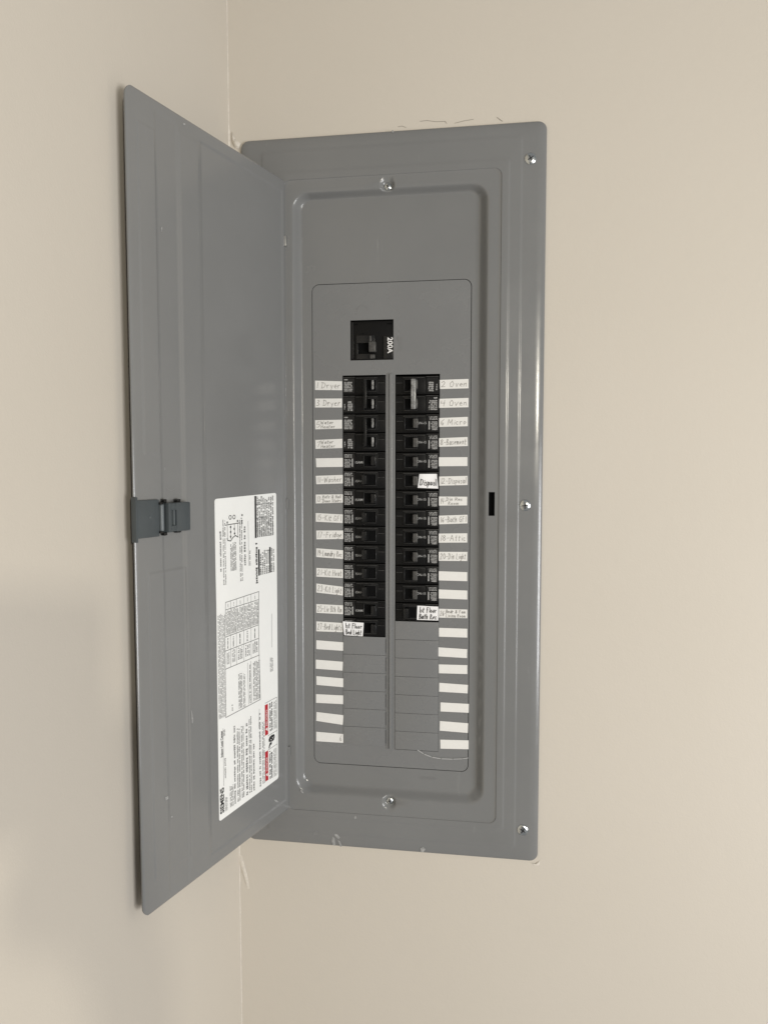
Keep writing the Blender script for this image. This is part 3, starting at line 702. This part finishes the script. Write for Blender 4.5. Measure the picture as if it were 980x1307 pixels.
# local frame of a breaker: x from the outer end (0) to the spine (BW), y=0 the face, z centred; sgn mirrors
def mir(vf, sgn): return ([(v[0] if sgn > 0 else BW - v[0], v[1], v[2]) for v in vf[0]], vf[1])
def pole_parts(zc, sgn, two, tog, rnd):
    """shapes of one pole centred at zc: returns dict name -> (V,F)"""
    out = {}
    body = [box_vf(.0004, BW - .0004, .0012, .030, zc - BH / 2, zc + BH / 2, .0006, 2),
            box_vf(.0182, BW - .0100, .0000, .0022, zc - BH / 2 + .0016, zc + BH / 2 - .0016, .0006, 2)]
    body.append(box_vf(.0485, BW - .0008, .0004, .0022, zc + .0035, zc + BH / 2 - .0020, .0004, 1))
    out['body'] = join(*body)
    # collar round the toggle: four bars
    cx0, cx1 = .0290, .0470; cz0, cz1 = zc - .0086, zc + .0086
    out['toggle_collar'] = join(box_vf(cx0, cx1, -.0016, .0006, cz1 - .0012, cz1, .0004, 1), box_vf(cx0, cx1, -.0016, .0006, cz0, cz0 + .0012, .0004, 1),
                                box_vf(cx0, cx0 + .0012, -.0016, .0006, cz0 + .0013, cz1 - .0013, .0004, 1), box_vf(cx1 - .0012, cx1, -.0016, .0006, cz0 + .0013, cz1 - .0013, .0004, 1))
    out['toggle_well'] = box_vf(cx0 + .0016, cx1 - .0016, -.0004, .0005, cz0 + .0016, cz1 - .0016)
    t0 = tog
    V, Fc = box_vf(t0, t0 + (.0030 if two and sgn > 0 else .0062), -.0085, .0004, zc - .0062, zc + .0062, .0008, 2)
    out['toggle'] = ([(v[0] + (.0022 if tog > .036 else -.0022) * (-v[1] / .0085), v[1], v[2]) for v in V], Fc)
    # rating panel: thin raised frame with print
    out['rating_plate'] = box_vf(.0012, .0168, .0004, .0016, zc - .0102, zc + .0104, .0004, 1)
    out['edge_highlight'] = join(box_vf(.0010, .0172, .0002, .0010, zc + BH / 2 - .0012, zc + BH / 2 - .0006), box_vf(.0190, BW - .0105, -.0003, .0004, zc + BH / 2 - .0024, zc + BH / 2 - .0019), box_vf(.0490, BW - .0012, .0001, .0006, zc + .0030, zc + .0035))  # pale strips that paint the highlight along each pole's top edges
    return out
def print_vf(zc, sgn, rnd, style):
    f = (lambda a, b: (a, .0002, b)) if sgn > 0 else (lambda a, b: (BW - a, .0002, b))
    f2 = (lambda a, b: (a, -.0002, b)) if sgn > 0 else (lambda a, b: (BW - a, -.0002, b))
    P = []
    if style == 0:
        P.append(microprint(.0026, .0140, zc + .0044, zc + .0096, 3, f, .62, rnd)); P.append(microprint(.0026, .0118, zc - .0090, zc + .0030, 6, f, .70, rnd))
        P.append(([f(.0128, zc - .0080), f(.0144, zc - .0080), f(.0144, zc + .0030), f(.0128, zc + .0030)], [[0, 1, 2, 3]]))
        fx = (lambda a, b: (.0236 + a, -.0002, zc - .0022 + b)) if sgn > 0 else (lambda a, b: (BW - .0236 + a, -.0002, zc + .0004 + b))
        P.append(text_vf('15AMP' if sgn > 0 else 'ON-15', .0044, fx, .01))
    elif style == 1:
        P.append(microprint(.0026, .0080, zc + .0070, zc + .0096, 1, f, .7, rnd)); P.append(microprint(.0026, .0145, zc - .0080, zc + .0055, 6, f, .75, rnd))
    else:
        P.append(microprint(.0026, .0045, zc - .0070, zc + .0015, 3, f, .7, rnd)); P.append(microprint(.0075, .0145, zc - .0085, zc + .0045, 5, f, .75, rnd))
    return join(*P)
CACHE = {}
def build_breaker(name, x, zc, sgn, poles, label, group, tog, key, tag_pix=None, tag_txt=None, bright=False):
    root = empty(name, (x, BF, zc), label, 'circuit breaker', group)
    if key not in CACHE:
        rnd = random.Random(hash(key) % 1000 if False else sum(map(ord, str(key)))); L = []
        for k in range(poles):
            dz = (poles - 1) * PITCH_B / 2 - k * PITCH_B
            pp = pole_parts(dz, sgn, poles > 1, tog, rnd)
            for nm, vf in pp.items():
                mat = {'toggle': M_TIE if poles == 2 and sgn > 0 else (M_GREYTOG if bright else M_BLACK2), 'toggle_well': M_HOLE, 'rating_plate': M_BLACK2, 'toggle_collar': M_COLLAR, 'edge_highlight': M_EDGE_HILITE}.get(nm, M_BLACK)
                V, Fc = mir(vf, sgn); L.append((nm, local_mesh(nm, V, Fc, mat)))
            st_ = 0 if poles == 1 else (1 if (k == 0) == (sgn > 0) else 2)
            V, Fc = print_vf(dz, sgn, rnd, st_); L.append(('rating_print', local_mesh('rating_print', V, Fc, M_FADED, False)))
        if poles == 2:
            vf = box_vf(.0318, .0352, -.0118, -.0040, -.0190, .0190, .0009, 2) if sgn > 0 else box_vf(.0300, .0362, -.0125, -.0080, -.0200, .0200, .0009, 2)
            V, Fc = mir(vf, sgn); L.append(('handle_tie', local_mesh('handle_tie', V, Fc, M_TIE if bright else M_BLACK2)))
        CACHE[key] = L
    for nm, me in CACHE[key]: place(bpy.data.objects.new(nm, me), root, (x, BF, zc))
    if tag_pix:
        yt = BF - .0008; C = [on_plane_y(a, b, yt) for a, b in tag_pix]
        t = paper('tape_tag', C, yt, .0005, M_TAG, root, 8, .0012 if tag_txt == 'Disposl' else .0005)
        write(C, yt, .0021 if tag_txt == 'Disposl' else .0013, tag_txt, M_MARKER, t, .00075, rh, .10, .42)
    return root
GL, GR = 'breakers in the left column of the panel', 'breakers in the right column of the panel'
rowz = lambda i, k=1.0033, o=0: ZTOP - o - (i + .5) * PITCH_B * k
NAMES_L = {4: 'blank strip below the two Water Heater strips', 5: '11-Washer strip', 6: 'two-line strip directly below the 11-Washer strip', 7: '15-Kit GFI strip', 8: '17-Fridge strip', 9: '19-Laundry Rec strip', 10: 'Kit Heat strip', 11: 'Kit Light strip', 12: 'strip below Kit Light', 13: 'x'}
build_breaker('double_pole_breaker', LX0, (rowz(0) + rowz(1)) / 2, 1, 2, 'black double-pole breaker beside the two handwritten Dryer strips', 'double-pole breakers', .0395, ('d', 1, 'a'))
build_breaker('double_pole_breaker', LX0, (rowz(2) + rowz(3)) / 2, 1, 2, 'black double-pole breaker beside the two handwritten Water Heater strips', 'double-pole breakers', .0395, ('d', 1, 'a'))
for i in range(4, 13):
    build_breaker('circuit_breaker', LX0, rowz(i), 1, 1, 'black single-pole breaker beside the ' + NAMES_L[i], GL, .0300 if i in (5, 7, 8, 9, 10, 11) else .0385, ('s', 1, 'out' if i in (5, 7, 8, 9, 10, 11) else 'in'))
build_breaker('circuit_breaker', LX0, rowz(13), 1, 1, 'black single-pole breaker with a white tag reading 1st Floor Bed Light', GL, .0385, ('s', 1, 'in'),
              [(437.6, 793.0), (464.3, 794.8), (463.0, 812.0), (439.6, 810.6)], ('1st Floor', 'Bed Light'))
rz2 = lambda i: rowz(i, 1.0085, .0006)
build_breaker('double_pole_breaker', RX0, (rz2(0) + rz2(1)) / 2, -1, 2, 'black double-pole breaker with a pale handle tie beside the two Oven strips', 'double-pole breakers', .0300, ('d', -1, 'b'), bright=True)
NAMES_R = {2: '6 Micro strip', 3: '8-Basement strip', 4: 'blank strip above the 12-Disposal strip', 6: 'two-line Din Rec strip', 7: '16-Bath GFI strip', 8: '18-Attic strip', 9: '20-Din Light strip', 10: 'upper of the two blank strips under 20-Din Light', 11: 'lower of the two blank strips under 20-Din Light'}
for i in range(2, 13):
    kw = {}; lab_ = 'black single-pole breaker beside the ' + NAMES_R.get(i, '')
    if i == 5: lab_ = 'black single-pole breaker with a white tag reading Disposl'; kw = dict(tag_pix=[(535.2, 605.0), (557.2, 604.8), (559.2, 623.6), (533.0, 622.6)], tag_txt='Disposl')
    if i == 12: lab_ = 'black single-pole breaker with a white tag reading 1st Floor Bath Rec'; kw = dict(tag_pix=[(532.6, 773.0), (559.2, 774.2), (559.2, 791.8), (532.0, 791.0)], tag_txt=('1st Floor', 'Bath Rec'))
    build_breaker('circuit_breaker', RX0 + .0006, rz2(i), -1, 1, lab_, GR, .0300 if i < 12 else .0385, ('s', -1, i == 12), bright=i < 12, **kw)

# main breaker
mb = empty('main_breaker', (.1784, DY, .7015), 'large black main breaker marked 200A above both breaker columns', 'circuit breaker')
FY = DY + .0040
box('body', .1495, .2073, FY, FY + .03, .6752, .7279, M_BLACK, mb, .0006)
for x0 in (.1520, .1985): box('vent', x0, x0 + .0065, FY - .0003, FY + .0002, .7225, .7245, M_HOLE, mb)
box('side_rail', .1500, .1530, FY - .0016, FY + .001, .6765, .7265, M_BLACK2, mb, .0005)
p = [on_plane_y(x, y, FY - .003) for x, y in ((454.5, 428.5), (478.5, 458))]
X0, Z1_, X1, Z0_ = p[0].x, p[0].z, p[1].x, p[1].z - .0005
V, Fc = join(box_vf(X0, X1, FY - .0050, FY, Z1_ - .0105, Z1_, .0009), box_vf(X0, X0 + .0030, FY - .0045, FY, Z0_ + .006, Z1_ - .0106, .0006), box_vf(X0, X1, FY - .0040, FY, Z0_, Z0_ + .0075, .0008))
mesh_obj('toggle_collar', V, Fc, M_BLACK2, mb, True, 40)
box('toggle_well', X0 + .0031, X1 - .0005, FY - .0006, FY - .0001, Z0_ + .0076, Z1_ - .0106, M_HOLE, mb)
V, Fc = box_vf(X1 - .0075, X1 + .0018, FY - .0100, FY - .0005, Z0_ + .0090, Z1_ - .0092, .0012)
mesh_obj('toggle', V, Fc, M_GREYTOG, mb, True, 40)
V, Fc = join(box_vf(X1 - .0068, X1 - .0040, FY - .0085, FY - .0052, Z1_ - .0088, Z1_ - .0015, .0005), box_vf(X1 - .0060, X1 + .0004, FY - .0075, FY - .0042, Z0_ + .0004, Z0_ + .0056, .0005))
mesh_obj('toggle_cheek', V, Fc, M_GREYTOG, mb, True, 40)
p = [on_plane_y(x, y, FY - .002) for x, y in ((489.5, 428.8), (502.5, 458))]
box('rating_block', p[0].x, .2070, FY - .0030, FY, p[1].z, p[0].z, M_BLACK2, mb, .0007)
c = on_plane_y(497.5, 440.5, FY - .0032)
V, Fc = text_vf('200A', .0098, lambda a, b: (c.x + b, FY - .0033, c.z - a), .022); mesh_obj('rating_lettering', V, Fc, M_WHITEINK, mb)
# knock-mark dot
box('pip', .1652, .1668, FY - .0003, FY + .0002, .7105, .7122, M_HOLE, mb)

# ------------------------------------------------------------------ dried smears, scuffs and one painted glint on the enamel
def add_smear_glint(pix, Y, th=.00035): pix_blob('caulk_smear_glint', pix, M_SMEAR_GLINT, panel, Y - .00003, th)
add_smear_glint([(422, 1058), (425, 1057), (429, 1063), (434, 1069), (432, 1071), (427, 1066)], OY)
add_smear_glint([(425, 1068), (427, 1070), (428, 1078), (425, 1079), (423, 1074)], OY)
add_smear_glint([(431, 1072), (434, 1074), (437, 1080), (434, 1081)], OY)
add_smear_glint([(452, 1043), (454, 1041.5), (455, 1044), (453, 1045.5)], 0)
add_smear_glint([(470, 1057.5), (472, 1057), (472, 1059), (470.5, 1059.5)], OY)
add_smear_glint([(536, 1083), (540, 1081), (543, 1084), (540, 1088), (537, 1087)], OY, .0002)
add_smear_glint([(500, 166), (502, 166), (502, 169), (500.5, 169.5)], OY)
add_smear_glint([(383, 1007), (385.5, 1009), (388, 1012), (386, 1012.5), (383.5, 1010)], 0, .0003)  # specular highlight of the recess corner, put in as a pale blob
for pix in ([(206, 291), (207.4, 289), (207.6, 292), (206.8, 296)], [(233, 157.5), (236, 157.5), (236.5, 159.5), (234, 159.5)], [(210, 1017), (214, 1016), (214.4, 1019), (211, 1021.5)], [(218, 1042), (220, 1041), (220.4, 1043), (218.6, 1043.6)],
            [(350, 1020.5), (354, 1021.5), (356, 1024), (352, 1023.6)], [(243, 905), (245, 911), (246, 920), (244.4, 925), (243.8, 915)]):
    pts = [on_door(x, y) for x, y in pix]; n = len(pts)
    mesh_obj('scuff', [door_pt(u, z, emb(u, z) + .0005) for u, z in pts], [list(range(n))], M_SMEAR_GLINT, door)

# ------------------------------------------------------------------ whoever takes the picture: phone and holder behind the lens, their shadow falls on the left wall
def CF(r, u, b): return CAM + r_ * r + u_ * u - f_ * b
outl = rrect(-.042, .036, -.128, .026, .011, 6)
V = [CF(x, z, .012) for x, z in outl] + [CF(x, z, .020) for x, z in outl]; n = len(outl)
Fc = [list(range(n)), list(range(n, 2 * n))] + [[i, (i + 1) % n, (i + 1) % n + n, i + n] for i in range(n)]
ph = mesh_obj('smartphone', V, Fc, M_BLACK2, None); ph['label'] = 'black smartphone held upright in the right hand'; ph['category'] = 'phone'
M_CLOTH = plain('dark_blue_cloth', (.05, .06, .09), .85)
SK = {'pelvis': ((-0.020, -.78, .46), .13), 'spine': ((-0.020, -.55, .46), .12), 'chest': ((-0.020, -.30, .46), .135), 'neck': ((-0.030, -.07, .44), .055), 'jaw': ((-0.050, .02, .41), .065), 'skull': ((-0.050, .10, .42), .085), 'crown': ((-0.050, .17, .43), .055),
      'rsh': ((0.150, -.18, .46), .062), 'rel': ((0.170, -.42, .34), .045), 'rwr': ((.10, -.23, .11), .029), 'rpa': ((.034, -.142, .044), .034), 'rth': ((-.012, -.166, .046), .028), 'rkn': ((.046, -.095, .036), .020),
      'lsh': ((-0.190, -.18, .46), .062), 'lel': ((-0.240, -.44, .48), .045), 'lwr': ((-0.240, -.68, .44), .030), 'lpa': ((-0.240, -.78, .42), .034),
      'rhi': ((0.070, -.86, .46), .10), 'rkne': ((0.070, -1.15, .44), .065), 'ran': ((0.070, -1.46, .47), .045), 'rto': ((0.070, -1.50, .34), .035),
      'lhi': ((-0.110, -.86, .46), .10), 'lkne': ((-0.110, -1.15, .44), .065), 'lan': ((-0.110, -1.46, .47), .045), 'lto': ((-0.110, -1.50, .34), .035)}
ED = [('pelvis', 'spine'), ('spine', 'chest'), ('chest', 'neck'), ('neck', 'jaw'), ('jaw', 'skull'), ('skull', 'crown'), ('chest', 'rsh'), ('rsh', 'rel'), ('rel', 'rwr'), ('rwr', 'rpa'), ('rpa', 'rkn'), ('rpa', 'rth'), ('chest', 'lsh'), ('lsh', 'lel'), ('lel', 'lwr'), ('lwr', 'lpa'),
      ('pelvis', 'rhi'), ('rhi', 'rkne'), ('rkne', 'ran'), ('ran', 'rto'), ('pelvis', 'lhi'), ('lhi', 'lkne'), ('lkne', 'lan'), ('lan', 'lto')]
for k in range(4):                                                   # four fingers close round the right edge of the phone, thumb behind it
    u0 = -.062 - .018 * k
    SK['f%da' % k] = ((.050, u0 - .012, .030), .0095); SK['f%db' % k] = ((.051, u0 - .004, .008), .0085); SK['f%dc' % k] = ((.030, u0, .0035), .0075)
    ED += [('rkn', 'f%da' % k), ('f%da' % k, 'f%db' % k), ('f%db' % k, 'f%dc' % k)]
SK['ta'] = ((.030, -.105, .044), .012); SK['tb'] = ((.008, -.080, .034), .010); ED += [('rpa', 'ta'), ('ta', 'tb')]
names = list(SK); me = bpy.data.meshes.new('person')
org = CF(*SK['pelvis'][0]); org.z = -.98
me.from_pydata([CF(*SK[n_][0]) - org for n_ in names], [(names.index(a), names.index(b)) for a, b in ED], []); me.materials.append(M_CLOTH)
person = bpy.data.objects.new('person', me); sc.collection.objects.link(person); person.location = org
sk = person.modifiers.new('skin', 'SKIN'); sk.use_smooth_shade = True
lay = me.skin_vertices[0] if len(me.skin_vertices) else None
if lay is None:
    bm = bmesh.new(); bm.from_mesh(me); bm.verts.layers.skin.verify(); bm.to_mesh(me); bm.free(); lay = me.skin_vertices[0]
for i, n_ in enumerate(names): lay.data[i].radius = (SK[n_][1],) * 2; lay.data[i].use_root = n_ == 'pelvis'
sb = person.modifiers.new('sub', 'SUBSURF'); sb.levels = 2; sb.render_levels = 2
body = bpy.data.meshes.new_from_object(person.evaluated_get(bpy.context.evaluated_depsgraph_get()))   # one continuous mesh, skin where skin shows
person.modifiers.clear(); person.data = body; bpy.data.meshes.remove(me); body.name = 'person'
body.materials.clear(); body.materials.append(M_CLOTH); body.materials.append(plain('skin', (.50, .31, .22), .5))
for p_ in body.polygons:
    p_.use_smooth = True; q_ = p_.center + org - CAM; hr, hu, hb = q_.dot(r_), q_.dot(u_), -q_.dot(f_)
    if hb < .10 or hu > -.06 or (hu < -.66 and hr < -.19 and hu > -.9): p_.material_index = 1
person['label'] = 'person in dark blue clothes standing and holding up a smartphone'; person['category'] = 'person'
